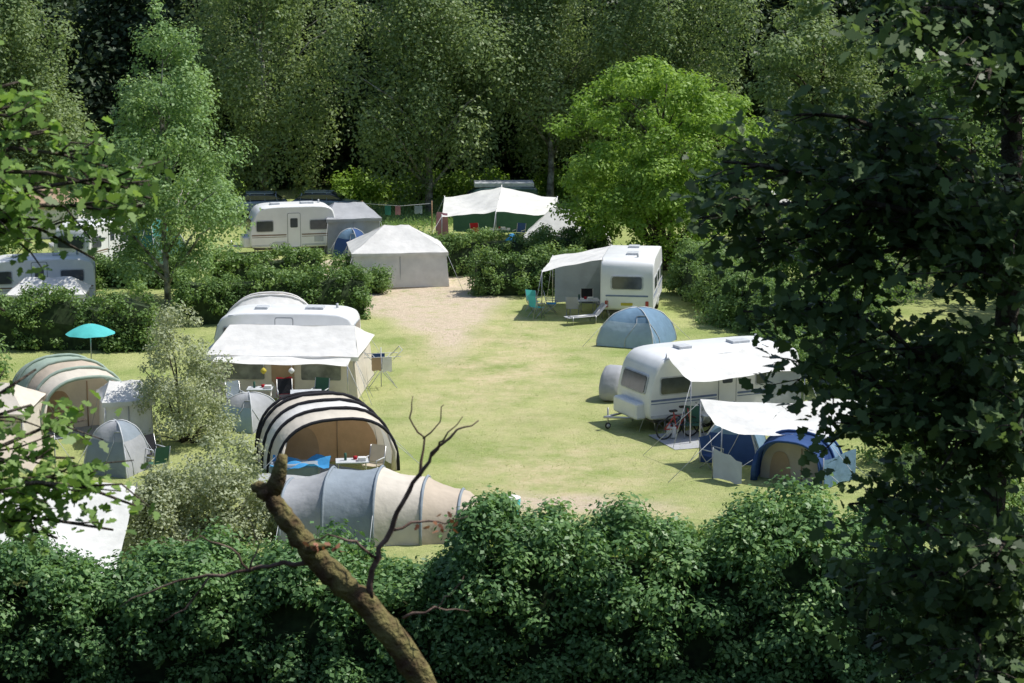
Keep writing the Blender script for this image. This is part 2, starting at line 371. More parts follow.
# ------------------------------------------------------------ caravans
def caravan(name,loc,rz,L=5.6,W=2.2,H=2.6,st='stripeb',body='white',end_win=True):
    b=MB(); a=L/2
    prof=[(-a+.12,.42),(-a,.62),(-a-.02,1.2),(-a+.22,2.15),(-a+.55,H-.1),(-a+1.2,H),(a-.7,H),(a-.15,H-.16),(a,2.0),(a+.02,1.1),(a,.6),(a-.12,.42)]
    b.loftprof(chaikin(prof,2),W,M[body],rnd=.07)
    b.box((0,0,.36),(L*.9,W*.8,.12),M['dmetal'])
    for sy in (-1,1):
        y=sy*W/2; u=(1,0,0) if sy<0 else (-1,0,0)
        def win(x,z,w,h):
            b.plate((x,y,z),u,(0,0,1),w+.09,h+.09,.03,.09,M['lgrey']); b.plate((x,y,z),u,(0,0,1),w,h,.06,.07,M['glass'])
        win(-L*.33,1.6,L*.19,.55); win(L*.3,1.62,L*.2,.5)
        if sy<0:
            b.plate((0.05,y,1.36),u,(0,0,1),.72,1.85,.025,.08,M['grey']); b.plate((.05,y,1.36),u,(0,0,1),.66,1.79,.035,.07,M[body]); b.plate((.05,y,1.75),u,(0,0,1),.4,.5,.055,.05,M['glass'])
            b.box((.05,y-.2,.28),(.6,.35,.06),M['grey'])
            b.plate((L*.3,y,.85),u,(0,0,1),.5,.3,.02,.03,M['lgrey'])
        else: win(0,1.65,.9,.45)
        for x0,x1 in ((-a+.08,-.36),(.46,a-.08)):
            b.plate(((x0+x1)/2,y,1.12),u,(0,0,1),x1-x0,.07,.012,.02,M[st]); b.plate(((x0+x1)/2,y,1.01),u,(0,0,1),x1-x0,.03,.012,.01,M[st])
            b.plate(((x0+x1)/2,y,.56),u,(0,0,1),x1-x0,.1,.014,.02,M['lgrey'])
        b.plate((-.75 if sy<0 else 0,y,.55),u,(0,0,1),.85,.42,.03,.15,M['lgrey'])
        b.wheel((-.75,y-sy*.12,.33),.32,.2)
    for sy in(-1,1): b.tube([(-a+.6,sy*(W/2-.02),H-.12),(a-.5,sy*(W/2-.02),H-.12)],.018,M['lgrey'],5)
    if end_win:
        b.plate((-a+.08,0,1.62),(0,-1,0),(.24,0,.95),W*.76,.66,.07,.1,M['lgrey']); b.plate((-a+.075,0,1.62),(0,-1,0),(.24,0,.95),W*.7,.58,.11,.09,M['glass'])
        b.plate((a+.0,0,1.7),(0,1,0),(0,0,1),W*.62,.62,.06,.1,M['lgrey']); b.plate((a+.0,0,1.7),(0,1,0),(0,0,1),W*.56,.54,.1,.09,M['glass'])
    b.plate((a+.012,0,1.12),(0,1,0),(0,0,1),W*.8,.07,.03,.02,M[st])
    for sy in(-1,1): b.plate((a+.0,sy*W*.38,.75),(0,1,0),(0,0,1),.14,.3,.06,.03,M['striper'])
    b.plate((a+.005,0,.75),(0,1,0),(0,0,1),.52,.12,.05,.02,M['fyel'])
    b.box((-a-.12,0,.72),(.42,W*.72,.55),M[body])
    b.tube([(-a+.2,.6,.42),(-a-1.1,0,.45)],.04,M['metal']); b.tube([(-a+.2,-.6,.42),(-a-1.1,0,.45)],.04,M['metal'])
    b.tube([(-a-.9,.1,.05),(-a-.9,.1,.75)],.03,M['metal']); b.wheel((-a-.9,.1,.12),.11,.06)
    b.box((-L*.18,0,H+.04),(.5,.5,.1),M['lgrey']); b.box((L*.2,.1,H+.04),(.7,.5,.1),M['lgrey']); b.tube([(L*.35,.4,H-.05),(L*.35,.4,H+.16)],.05,M['lgrey'])
    for x,y in ((-a+.4,-.8),(a-.4,-.8),(-a+.4,.8),(a-.4,.8)): b.tube([(x,y,.4),(x+.05,y,.0)],.025,M['metal'],5)
    return b.obj(name,loc,rz)
def car(name,loc,rz,paint,van=False):
    b=MB()
    if van:
        pr=[(-2.4,.3),(-2.45,.9),(-2.2,1.1),(-1.5,1.85),(-1.1,2.05),(2.3,2.08),(2.42,1.9),(2.45,.5),(2.4,.3)]
        b.loftprof(chaikin(pr,2),1.9,M[paint],rnd=.12)
        for sy in(-1,1):
            u=(1,0,0) if sy<0 else (-1,0,0)
            for x,w in ((-1.15,.8),(.1,1.1),(1.5,1.1)): b.plate((x,sy*.95,1.5),u,(0,0,1),w,.5,.03,.1,M['glass'])
        b.plate((-1.87,0,1.48),(0,-1,0),(.68,0,.73),1.5,.75,.05,.08,M['glass'])
        b.box((.4,0,2.2),(3.6,1.5,.28),M['lgrey'])
        wx=(-1.6,1.5)
    else:
        pr=[(-2.1,.3),(-2.15,.6),(-2.0,.8),(-1.0,.95),(1.7,1.0),(2.1,.9),(2.15,.5),(2.05,.3)]
        b.loftprof(chaikin(pr,2),1.75,M[paint],rnd=.14)
        pr=[(-1.2,.9),(-.5,1.38),(-.2,1.43),(1.3,1.4),(1.95,.95)]
        b.loftprof(chaikin(pr,1),1.5,M['glass'],rnd=.14)
        b.plate((.45,0,1.44),(1,0,0),(0,1,0),1.7,1.25,.05,.15,M[paint])
        for x in (-.15,.75,1.5):
            for sy in(-1,1): b.tube([(x,sy*.74,.95),(x-(.0 if x<1 else .1),sy*.68,1.42)],.04,M[paint],5)
        wx=(-1.35,1.3)
    for x in wx:
        for sy in(-1,1): b.wheel((x,sy*.8,.32),.32,.22)
    for sy in(-1,1): b.plate((-2.1 if not van else -2.4,sy*.6,.7),(0,-1,0),(0,0,1),.35,.16,.06,.05,M['lgrey'])
    return b.obj(name,loc,rz)
# ------------------------------------------------------------ tents & gear
def arch(w,h,y,n=20,sq=.75):
    P=[]
    for i in range(n+1):
        a=pi*i/n; c=math.cos(a); s=math.sin(a)
        P.append((w/2*math.copysign(abs(c)**sq,c),y,h*max(s,0)**sq))
    return P
def tunnel_tent(name,loc,rz,hoops,cols,inner=None,iy=1.2,front=None,door=None,tail=.7,hoopm='fblack',hr=.045,flap=None):
    b=MB()
    for i in range(len(hoops)-1):
        (y0,w0,h0),(y1,w1,h1)=hoops[i],hoops[i+1]; R=[]
        for k in range(9):
            t=k/8; s=1-.05*4*t*(1-t)
            A=arch((w0+(w1-w0)*t)*s,(h0+(h1-h0)*t)*s,y0+(y1-y0)*t)
            A=[(x*(1+.008*math.sin(j*1.7+k*2.1+i)),y,z*(1+.01*math.sin(j*2.3+k*1.3+i*2))) for j,(x,y,z) in enumerate(A)]
            R.append(A)
        cc=cols[i%len(cols)]
        b.grid(R,M[cc])
    y,w,h=hoops[-1]; R=[]
    for k in range(6):
        t=k/5; s=math.cos(t*pi/2*.96); R.append(arch(w*(.35+.65*s),max(h*s,.03),y+tail*math.sin(t*pi/2)))
    b.grid(R,M[cols[(len(hoops)-1)%len(cols)]])
    for y,w,h in hoops: b.tube(arch(w*1.005,h*1.01,y),hr,M[hoopm],5)
    y0,w0,h0=hoops[0]
    if inner:
        A=arch(w0*.93,h0*.93,iy); b.add(A,[range(len(A))],M[inner])
        A=arch(w0*.3,h0*.68,iy-.02); A=[(x-w0*.18,y,z) for x,y,z in A]; b.add(A,[range(len(A))],M['fbrown'])
        b.tube([(w0*.12,iy-.02,0),(w0*.12,iy-.02,h0*.8)],.02,M['fbrown'],5)
        b.add([(-w0*.46,0.1,.02),(w0*.46,.1,.02),(w0*.46,iy+.8,.02),(-w0*.46,iy+.8,.02)],[(0,1,2,3)],M['fbgrey'])
        for sx in(-1,1): b.tube([(sx*w0*.46,.02,.05),(sx*w0*.47,-.02,h0*.35),(sx*w0*.42,.0,h0*.68)],[.09,.07,.04],M[cols[0]],7)
    if front:
        A=arch(w0*.99,h0*.99,y0+.01); b.add(A,[range(len(A))],M[front])
        if door:
            A=arch(w0*.5,h0*.7,y0-.02); A=[(x-w0*.08,y,z) for x,y,z in A]; b.add(A,[range(len(A))],M[door])
            b.tube(A,.03,M['fgrey'],5)
    for y,w,h in hoops[::2]:
        for sx in(-1,1): b.tube([(sx*w*.45,y,h*.55),(sx*(w*.5+.9),y,0)],.009,M['lgrey'],4)
    return b.obj(name,loc,rz)
def dome_tent(name,loc,rz,w,l,h,cols,n=4,door=None):
    b=MB(); seg=n*8; rings=[]
    def R(a):
        k=pi/n; return math.cos(k)/math.cos(((a)%(2*k))-k)
    S=12
    for j in range(S+1):
        t=j/S*pi/2*.995; q=math.cos(t)**.85; row=[]
        for i in range(seg+1):
            a=2*pi*i/seg; rr=(R(a)*.8+.2*1.0 if n>4 else R(a))*q*1.25
            sagg=1-.06*abs(math.sin(a*n/2))*math.sin(2*t)+.006*math.sin(i*2.7+j*1.9)
            row.append((rr*w/2*math.cos(a)*sagg,rr*l/2*math.sin(a)*sagg,h*math.sin(t)**1.05*sagg))
        rings.append(row)
    for p in range(n):
        sub=[r[p*8:p*8+9] for r in rings]; b.grid(sub[:7],M[cols[p%len(cols)]]); b.grid(sub[6:],M[cols[(p+1)%len(cols)]])
    for p in range(n):
        b.tube([r[p*8] for r in rings],.025,M['lgrey'],5)
        c=rings[0][p*8]; b.tube([rings[5][p*8],(c[0]*1.35,c[1]*1.35,0)],.009,M['lgrey'],4)
    q=[]
    for k in range(13):
        t=k/12; col=int(n*.62*8)+1+int(round(t*6)); row=int(round(8*math.sin(pi*t))); p=rings[row][col%seg]; q.append((p[0]*1.015,p[1]*1.015,p[2]+.01))
    b.tube(q,.015,M['lgrey'],4)
    return b.obj(name,loc,rz)
def hip_tent(name,loc,rz,w,l,hw,hr,rl,roof,wall,over=.12,win=False):
    b=MB(); a,c=w/2,l/2; k=rl/2
    rd=[(-k,0,hr),(k,0,hr)]
    E=[(-a-over,-c-over,hw),(a+over,-c-over,hw),(a+over,c+over,hw),(-a-over,c+over,hw)]
    b.sheet(E[0],E[1],rd[1],rd[0],M[roof],12,8,.08,.018); b.sheet(E[2],E[3],rd[0],rd[1],M[roof],12,8,.08,.018)
    b.sheet(E[1],E[2],rd[1],rd[1],M[roof],8,8,.07,.012); b.sheet(E[3],E[0],rd[0],rd[0],M[roof],8,8,.07,.012)
    B=[(-a,-c),(a,-c),(a,c),(-a,c)]
    for i in range(4):
        p=B[i];q=B[(i+1)%4]
        V=[]
        for j in range(7):
            z=hw*j/6; f=j/6; V.append([(p[0]*(1.06-.06*f)+(q[0]-p[0])*(1.06-.06*f)*u/14,p[1]*(1.06-.06*f)+(q[1]-p[1])*(1.06-.06*f)*u/14+.035*math.sin(u*1.9)*(1-f*.5),z+.02) for u in range(15)])
        b.grid(V,M[wall])
        if win and i==0:
            for x in (-w*.27,w*.27): b.plate((x,-c-.09,hw*.62),(1,0,0),(0,0,1),w*.28,hw*.36,.02,.06,M['win'])
            b.plate((0,-c-.09,hw*.45),(1,0,0),(0,0,1),w*.16,hw*.84,.02,.06,M['fbrown'])
        elif i==0: b.tube([(0,-c-.06,.02),(0,-c-.04,hw*.95)],.018,M['fgrey'],4)
    for x,y in B:
        b.tube([(x,y,0),(x,y,hw)],.02,M['metal'],5); b.tube([(x,y,hw),(x*1.3,y+math.copysign(1.0,y),0)],.009,M['lgrey'],4)
    b.sheet((-a-over,-c-over,hw-.16),(a+over,-c-over,hw-.16),(a+over,-c-over,hw),(-a-over,-c-over,hw),M[roof],14,2,0,.01)
    return b.obj(name,loc,rz)
def tarp(name,cs,mat,poles=True,sag=.2,guy=1.2,base=0,rip=.03,hem=None):
    b=MB(); b.sheet(*cs,M[mat],18,14,sag,rip)
    cx=sum(c[0] for c in cs)/4; cy=sum(c[1] for c in cs)/4
    if hem: b.tube([cs[0],tuple((Vector(cs[0])+Vector(cs[1]))/2+Vector((0,0,-sag*.25))),cs[1]],.02,M[hem],4)
    if poles:
        for c in cs:
            d=Vector((c[0]-cx,c[1]-cy,0)).normalized()*guy
            b.tube([(c[0],c[1],0),(c[0],c[1],c[2]+.06)],.022,M['metal'],5); b.tube([c,(c[0]+d.x,c[1]+d.y,0)],.01,M['lgrey'],4)
    return b.obj(name)
def chair(name,loc,rz,mat,towel=None):
    b=MB()
    for s in(-.27,.27):
        b.tube([(s,-.25,.0),(s,.2,.45),(s,.32,.98)],.017,M['metal'],5); b.tube([(s,.3,0),(s,-.22,.43)],.017,M['metal'],5)
        b.tube([(s,-.25,.62),(s,.24,.64)],.022,M['lgrey'],5); b.tube([(s,-.22,.43),(s,-.24,.62)],.014,M['metal'],5)
    b.sheet((-.26,-.24,.44),(.26,-.24,.44),(.26,.2,.45),(-.26,.2,.45),M[mat],6,5,.03,0)
    b.sheet((-.26,.2,.47),(.26,.2,.47),(.26,.33,1.0),(-.26,.33,1.0),M[mat],6,5,.02,0)
    if towel: b.sheet((-.3,.17,.35),(.3,.17,.3),(.28,.36,1.04),(-.28,.36,1.04),M[towel],6,6,.03,.02)
    return b.obj(name,loc,rz)
def table(name,loc,rz,w=1.1,d=.7,top='lgrey',things=True):
    b=MB(); b.box((0,0,.7),(w,d,.04),M[top])
    for sx in(-1,1):
        b.tube([(sx*w*.42,-d*.4,0),(sx*w*.42,d*.4,.68)],.016,M['metal'],5); b.tube([(sx*w*.42,d*.4,0),(sx*w*.42,-d*.4,.68)],.016,M['metal'],5)
    if things:
        b.tube([(-.2,0,.72),(-.2,0,.95)],[.04,.04],M['fdgreen'],8); b.tube([(.1,.1,.72),(.1,.1,.82)],[.06,.07],M['fred'],8); b.box((.3,-.1,.78),(.25,.2,.12),M['fwhite'])
    return b.obj(name,loc,rz)
def bicycle(name,loc,rz,col):
    b=MB()
    for x in(-.52,.52):
        P=[(x+.33*math.cos(a),0,.34+.33*math.sin(a)) for a in np.linspace(0,2*pi,21)]; b.tube(P,.028,M['black'],5,False)
        for k in range(8): b.tube([(x,0,.34),(x+.32*math.cos(k*pi/4),0,.34+.32*math.sin(k*pi/4))],.004,M['metal'],3)
    for p in ([(-.52,0,.34),(-.15,0,.75),(.4,0,.8),(-.05,0,.3),(-.52,0,.34)],[(-.05,0,.3),(-.18,0,.92)],[(.52,0,.34),(.38,0,.98)]): b.tube(p,.026,M[col],5)
    b.tube([(.34,-.25,1.0),(.38,0,.98),(.34,.25,1.0)],.015,M['black'],5); b.box((-.19,0,.94),(.26,.14,.06),M['black'])
    b.tube([(-.05,-.12,.25),(-.05,.12,.35)],.015,M['metal'],5)
    return b.obj(name,loc,rz)
def cloth(b,x0,x1,y,z,h,mat):
    b.sheet((x0,y,z-h),(x1,y,z-h),(x1,y,z),(x0,y,z),M[mat],6,5,0,.02)
    b.sheet((x0,y+.05,z-h*.7),(x1,y+.05,z-h*.7),(x1,y,z),(x0,y,z),M[mat],6,5,0,.01)
def jug(name,loc,mat='fwhite'):
    b=MB(); b.box((0,0,.2),(.3,.2,.38),M[mat]); b.tube([(0,0,.38),(0,0,.44)],.04,M['fred'],8); b.tube([(-.1,0,.38),(-.08,0,.45),(.0,0,.46)],.012,M[mat],5); b.obj(name,loc,random.random()*3)
# right caravan
r25=math.radians(25)
caravan('caravan',(6.85,69.8,0),r25,6.0,2.3,2.62,'stripeb')
def loc2w(o,rz,p): return (o[0]+p[0]*math.cos(rz)-p[1]*math.sin(rz),o[1]+p[0]*math.sin(rz)+p[1]*math.cos(rz),p[2])
O=(6.85,69.8); W=lambda x,y,z: loc2w(O,r25,(x,y,z))
tarp('caravan_awning_canopy',[W(-2.4,-2.9,2.05),W(2.1,-2.8,2.15),W(2.3,-1.05,2.64),W(-2.3,-1.05,2.64)],'fwhite',True,.08,.9)
b=MB(); b.sheet(W(.6,-2.75,.05),W(2.0,-2.75,.05),W(2.0,-2.75,2.1),W(.6,-2.75,2.1),M['fgrey'],6,6,0,.02); b.obj('awning_windbreak')
b=MB(); b.sheet(W(-3.3,-3.5,.012),W(1.6,-3.9,.012),W(1.6,-1.2,.012),W(-3.1,-1.3,.012),M['fgrey'],8,8,0,.004); b.obj('ground_mat')
bicycle('bicycle',(5.55,66.9,.02),.5,'striper'); bicycle('bicycle',(5.95,67.5,.02),.25,'stripeb')
chair('camping_chair',W(-.2,-2.3,.02),r25+.4,'fblue'); chair('camping_chair',W(-1.9,-2.2,.02),r25-.5,'fdgreen'); table('camping_table',W(-1.0,-2.0,.02),r25)
jug('water_canister',W(-2.6,-2.0,.02)); jug('water_canister',W(-2.4,-1.6,.02),'fgrey')
b=MB(); pr=chaikin([(-.8,.02),(-.85,.5),(-.55,1.05),(-.1,1.3),(.35,1.2),(.75,.6),(.8,.02)],2); b.loftprof(pr,.8,M['fgrey'],rnd=.2); b.obj('covered_scooter',(3.75,73.0,0),1.2)
# lower right tarp + tents
tarp('tarp_shelter',[(6.5,61.9,1.45),(9.6,61.2,1.4),(11.4,64.4,1.9),(6.0,63.8,1.95)],'fwhite',True,.3,1.9,rip=.05)
dome_tent('blue_dome_tent',(7.15,64.2,0),.5,2.1,2.0,1.4,['fblue','fmblue'],4)
tunnel_tent('blue_tan_tent',(8.4,60.7,0),math.radians(-28),[(0,2.3,1.35),(.9,2.5,1.5),(1.9,2.3,1.3)],['fblue','fmblue'],inner='fbeige',iy=.5,hoopm='fblue')
b=MB(); b.sheet((9.4,60.1,.05),(10.6,61.4,.05),(10.6,61.4,1.0),(9.4,60.1,.9),M['fmblue'],5,5,0,.03); b.tube([(9.4,60.1,0),(9.4,60.1,1.0)],.02,M['metal']); b.obj('windbreak')
b=MB(); b.sheet((6.2,61.5,.05),(7.0,60.6,.05),(7.0,60.6,.75),(6.2,61.5,1.0),M['fbgrey'],5,5,0,.03); b.tube([(6.2,61.5,0),(6.2,61.5,1.0)],.02,M['metal']); b.obj('windbreak')
chair('camping_chair',(6.3,62.8,0),.8,'fblue')
# mid caravan with awning
rz=math.radians(82)
caravan('touring_caravan',(5.45,91.9,0),rz+pi,5.6,2.35,2.75,'stripeb')
O2=(5.45,91.9); W2=lambda x,y,z: loc2w(O2,rz,(x,y,z))
tarp('caravan_sun_awning',[W2(-2.6,3.8,2.1),W2(1.4,3.8,2.2),W2(1.6,1.1,2.72),W2(-2.5,1.1,2.72)],'fwhite',True,.05,.6)
b=MB(); b.sheet(W2(1.4,1.2,.05),W2(1.4,3.7,.05),W2(1.4,3.7,2.1),W2(1.4,1.2,2.5),M['fbgrey'],6,6,0,.03); b.obj('awning_side_wall')
chair('turquoise_chair',(1.1,90.2,0),2.3,'fturq'); chair('turquoise_chair',(1.75,91.2,0),1.6,'fbright'); chair('camping_chair',(1.0,91.8,0),2.6,'fturq')
table('camping_table',(3.2,90.6,0),.1,1.4,.8,'lgrey'); chair('camping_chair',(3.4,91.6,0),0,'fblack'); chair('camping_chair',(2.7,89.9,0),3.0,'fgrey')
b=MB(); b.tube([(-.9,0,.3),(-.3,0,.32),(.5,0,.34),(.9,0,.75)],.02,M['metal']); b.sheet((-.9,-.3,.32),(.5,-.3,.34),(.5,.3,.34),(-.9,.3,.32),M['fgrey'],6,4,.05,0); b.sheet((.5,-.3,.34),(.95,-.3,.8),(.95,.3,.8),(.5,.3,.34),M['fgrey'],4,4,.03,0)
for x in(-.7,.4): b.tube([(x,-.3,0),(x,-.3,.33),(x,.3,.33),(x,.3,0)],.018,M['metal'])
b.obj('sun_lounger',(3.2,88.6,0),.4)
dome_tent('grey_blue_dome_tent',(5.2,84.0,0),.35,2.9,2.7,1.5,['fmblue','fbgrey','flblue','fmblue'],4)
# left centre caravan + awning
caravan('caravan',(-8.7,78.2,0),math.radians(-4),5.4,2.1,2.45,'striped','white')
hip_tent('caravan_porch_awning',(-8.2,75.2,0),math.radians(-4),5.2,4.0,1.6,2.35,4.7,'fwhite','fcream',.2,win=True)
tarp('porch_sun_sail',[(-10.8,72.3,1.5),(-5.9,72.0,1.45),(-5.8,73.3,1.62),(-10.7,73.5,1.64)],'fwhite',True,.04,.7)
tunnel_tent('white_dome_awning',(-9.6,80.3,0),math.radians(6),[(0,4.0,2.0),(1.0,4.1,2.45),(2.2,3.8,2.35)],['fwhite','fcream'],front='fcream',hoopm='fwhite')
chair('red_towel_chair',(-8.1,71.6,0),.2,'fblack','fred'); chair('camping_chair',(-6.9,71.8,0),-.3,'fdgreen'); table('camping_table',(-7.3,71.0,0),.1,things=False)
table('camping_table',(-9.0,71.6,0),0,.9,.6); jug('water_canister',(-6.2,72,0)); jug('water_canister',(-9.8,72,0),'fgrey')
chair('camping_chair',(-9.8,71.2,0),.6,'fbgrey')
b=MB()
for x,c in((-8.9,'fyel'),(-7.9,'fwhite')):
    P=[(x,71.95,1.15+.24*k/8) for k in range(9)]; b.tube(P,[.01+.1*math.sin(pi*k/8) for k in range(9)],M[c],10); b.tube([(x,71.95,1.39),(x,72.0,1.5)],.006,M['lgrey'],3)
b.obj('paper_lanterns')
# drying rack
b=MB()
for s in(-1,1):
    b.tube([(s*.55,-.35,0),(-s*.1,.0,.75),(s*.35,0,1.25)],.016,M['lgrey'],5); b.tube([(s*.55,.35,0),(0,0,.8)],.016,M['lgrey'],5)
    b.tube([(s*.4,-.4,1.1),(s*.75,-.4,1.45),(s*.75,.4,1.45),(s*.4,.4,1.1)],.014,M['lgrey'],5)
b.tube([(-.7,-.4,1.2),(.7,-.4,1.2)],.012,M['lgrey'],4); b.tube([(-.7,.4,1.2),(.7,.4,1.2)],.012,M['lgrey'],4); b.tube([(0,0,0),(0,0,1.5)],.02,M['lgrey'],5)
cloth(b,-.4,-.05,-.4,1.2,.5,'fbrown'); cloth(b,0,.35,-.4,1.2,.55,'fwhite'); cloth(b,-.3,.2,.4,1.2,.6,'fblue')
b.obj('clothes_drying_rack',(-4.9,75.2,0),.2)
# tunnel tents centre-left
tunnel_tent('cream_tunnel_tent',(-5.4,61.8,0),math.radians(20),[(0,3.9,1.8),(.8,4.05,1.98),(1.6,4.05,2.08),(2.4,4.0,2.12),(3.2,3.7,2.0)],['fcream','fwhite','fcream','fcream'],inner='forange',iy=1.8,hr=.055)
b=MB(); b.box((-6.7,61.3,.32),(1.5,.8,.5),M['fbgrey']); b.sheet((-7.4,60.7,.55),(-5.6,60.8,.6),(-5.6,61.7,.66),(-7.4,61.7,.64),M['fbright'],12,8,.1,.07); b.obj('covered_boxes')
table('camping_table',(-4.9,61.0,0),.1,1.0,.6,'lgrey'); chair('camping_chair',(-4.3,61.6,0),-.5,'fbeige')
tunnel_tent('grey_beige_tunnel_tent',(-6.3,55.9,0),math.radians(-94),[(0,3.0,1.35),(1.2,3.2,1.7),(2.6,3.2,1.75),(3.9,2.9,1.5),(4.9,2.5,1.15)],['fgrey','fbgrey','fcream','fbeige','fbeige'],front='fbgrey',door='fbeige',tail=.6,hoopm='fbgrey')
dome_tent('small_grey_dome_tent',(-9.0,68.6,0),.2,1.9,1.8,1.2,['fgrey','fbgrey','flblue','fgrey'],4)
b=MB(); b.sheet((-7.6,57.9,.5),(-4.6,57.6,.55),(-4.7,59.2,.7),(-7.6,59.4,.7),M['fgrey'],8,6,.1,.03)
for x,y in((-7.6,57.9),(-4.6,57.6),(-4.7,59.2),(-7.6,59.4)): b.tube([(x,y,0),(x,y,.7)],.02,M['metal'],5)
b.obj('low_tarp')
b=MB(); b.tube([(0,0,0),(0,0,.18),(0,0,.5)],[.25,.28,.3],M['fturq'],14); b.tube([(0,0,.5),(0,0,.52)],[.31,.31],M['fwhite'],14); b.obj('turquoise_bucket',(-.05,57.4,0))
# far-left tents
tunnel_tent('striped_family_tent',(-14.2,67.2,0),math.radians(30),[(0,3.4,2.0),(1.0,3.5,2.15),(2.0,3.5,2.25),(3.2,3.4,2.2),(4.2,3.0,1.9)],['fcream','fbeige','fgreen','fbeige'],inner='fcream',iy=1.4,hoopm='fgreen',hr=.06)
hip_tent('white_side_tent',(-12.9,66.8,0),.3,1.5,1.8,1.5,2.0,1.0,'fwhite','fwhite')
b=MB(); b.tube([(0,0,0),(0,0,2.25)],.025,M['metal'],6)
R=[[(.92*math.cos(a)*q,.92*math.sin(a)*q,2.25-.38*q**1.6+(.02*abs(math.sin(4*a))*q)) for a in np.linspace(0,2*pi,33)] for q in np.linspace(.02,1,8)]
b.grid(R,M['fturq']); b.obj('turquoise_parasol',(-15.9,76.0,0))
dome_tent('grey_dome_tent',(-12.4,62.6,0),.4,1.7,2.0,1.6,['fbgrey','fgrey'],4)
chair('camping_chair',(-11.3,63.0,0),.9,'fblack'); chair('camping_chair',(-11.0,61.8,0),-2.4,'fdgreen')
tarp('large_white_party_canopy',[(-15.5,49.9,1.0),(-9.9,49.2,.8),(-10.2,54.0,1.75),(-15.5,54.2,1.95)],'fwhite',True,.2,1.0,rip=.06)
tarp('beige_tarp',[(-17.5,58.0,1.3),(-13.9,57.6,1.2),(-13.9,60.6,1.6),(-17.5,61,1.7)],'fbeige',True,.2,1.0)
hip_tent('cream_tent',(-17.2,65.5,0),0,3,3,1.5,2.2,1.5,'fcream','fcream')
caravan('caravan',(-21.6,92.5,0),math.radians(12),5.0,2.1,2.4,'striped','white')
hip_tent('white_tent',(-20.5,89.6,0),.1,3.2,2.4,1.3,1.9,2,'fwhite','fgrey')
caravan('caravan',(-21.5,104.5,0),math.radians(70),4.4,2.1,2.5,'striped','white')
hip_tent('tan_roof_tent',(-26.5,117,0),.1,3.4,3,1.9,2.7,1.5,'fbrown','fwhite')
dome_tent('teal_dome_tent',(-19.0,106.5,0),.3,3.2,3,2.3,['fteal','fdgreen'],4)
# far row
caravan('old_caravan',(-12.0,110.2,0),math.radians(14),4.6,2.15,2.65,'striped','white')
hip_tent('grey_awning_tent',(-8.9,111.3,0),.25,2.8,3.0,1.9,2.6,1.6,'fgrey','fgrey')
dome_tent('navy_dome_tent',(-8.6,108.8,0),.4,1.7,1.7,1.5,['fblue','fmblue'],4)
hip_tent('white_pavilion_tent',(-5.7,100.3,0),math.radians(8),4.5,3.9,1.7,2.8,1.2,'fwhite','fwhite',.1)
# peaked cream canopy: two panels meeting on a ridge pole
b=MB()
Cc=[(-3.9,113.2,1.6),(-.9,113.0,1.9),(2.4,113.0,1.7),(2.6,117.6,2.1),(-.6,117.7,2.75),(-3.9,117.8,2.1)]
b.sheet(Cc[0],Cc[1],Cc[4],Cc[5],M['fwhite'],14,12,.3,.03); b.sheet(Cc[1],Cc[2],Cc[3],Cc[4],M['fwhite'],14,12,.35,.03)
for c in Cc:
    b.tube([(c[0],c[1],0),(c[0],c[1],c[2]+.1)],.03,M['metal'],5); b.tube([c,(c[0]*1.25,c[1]+(-1.3 if c[1]<115 else 1.3),0)],.01,M['lgrey'],4)
b.obj('peaked_canopy')
b=MB(); b.sheet((-3.4,117.6,.1),(2.4,117.4,.1),(2.4,117.4,2.0),(-3.4,117.6,2.0),M['fdgreen'],8,6,0,.03)
b.sheet((-4.3,113.6,.1),(-3.5,113.6,.1),(-3.6,113.6,1.7),(-4.2,113.6,1.8),M['fpink'],4,6,0,.03); b.obj('canopy_walls')
hip_tent('white_ridge_tent',(3.0,110.8,0),-.12,4.4,3.2,.9,2.3,1.8,'fwhite','fwhite')
table('camping_table',(-.8,114.5,0),0,1.4,.8); chair('camping_chair',(-2,114.6,0),.5,'fred'); chair('camping_chair',(.4,114.6,0),-.5,'fblue')
b=MB(); b.tube([(0,0,0.02),(0,0,.35),(0,0,.75)],[.3,.45,.1],M['fbright'],12); b.obj('blue_play_ball_bag',(.0,112.2,0))
b=MB(); b.tube([(-8.6,117,0),(-8.6,117,2)],.03,M['wood'],5); b.tube([(-4.6,117,0),(-4.6,117,2)],.03,M['wood'],5); b.tube([(-8.6,117,1.85),(-6.4,117,1.7),(-4.6,117,1.85)],.01,M['lgrey'],4)
for x,w,c in((-7.3,.35,'fteal'),(-6.7,.3,'fpink'),(-5.6,.45,'fbgrey')): cloth(b,x,x+w,117,1.72,.4+.25*random.random(),c)
b.obj('washing_line')
car('parked_car',(-16.0,126,0),.1,'carblue'); car('parked_car',(-11.5,126.5,0),-.1+pi,'carblue'); car('parked_van',(-.9,124,0),.05,'vangreen',True); car('parked_car',(-22.5,108.6,0),.4,'carwhite')
hip_tent('white_tent',(14.8,119,0),.2,2.4,2.2,1.7,2.4,1,'fwhite','fwhite')
hip_tent('brown_tent',(20.0,112,0),.2,3.4,3,1.7,2.4,1,'fbrown','fbrown')
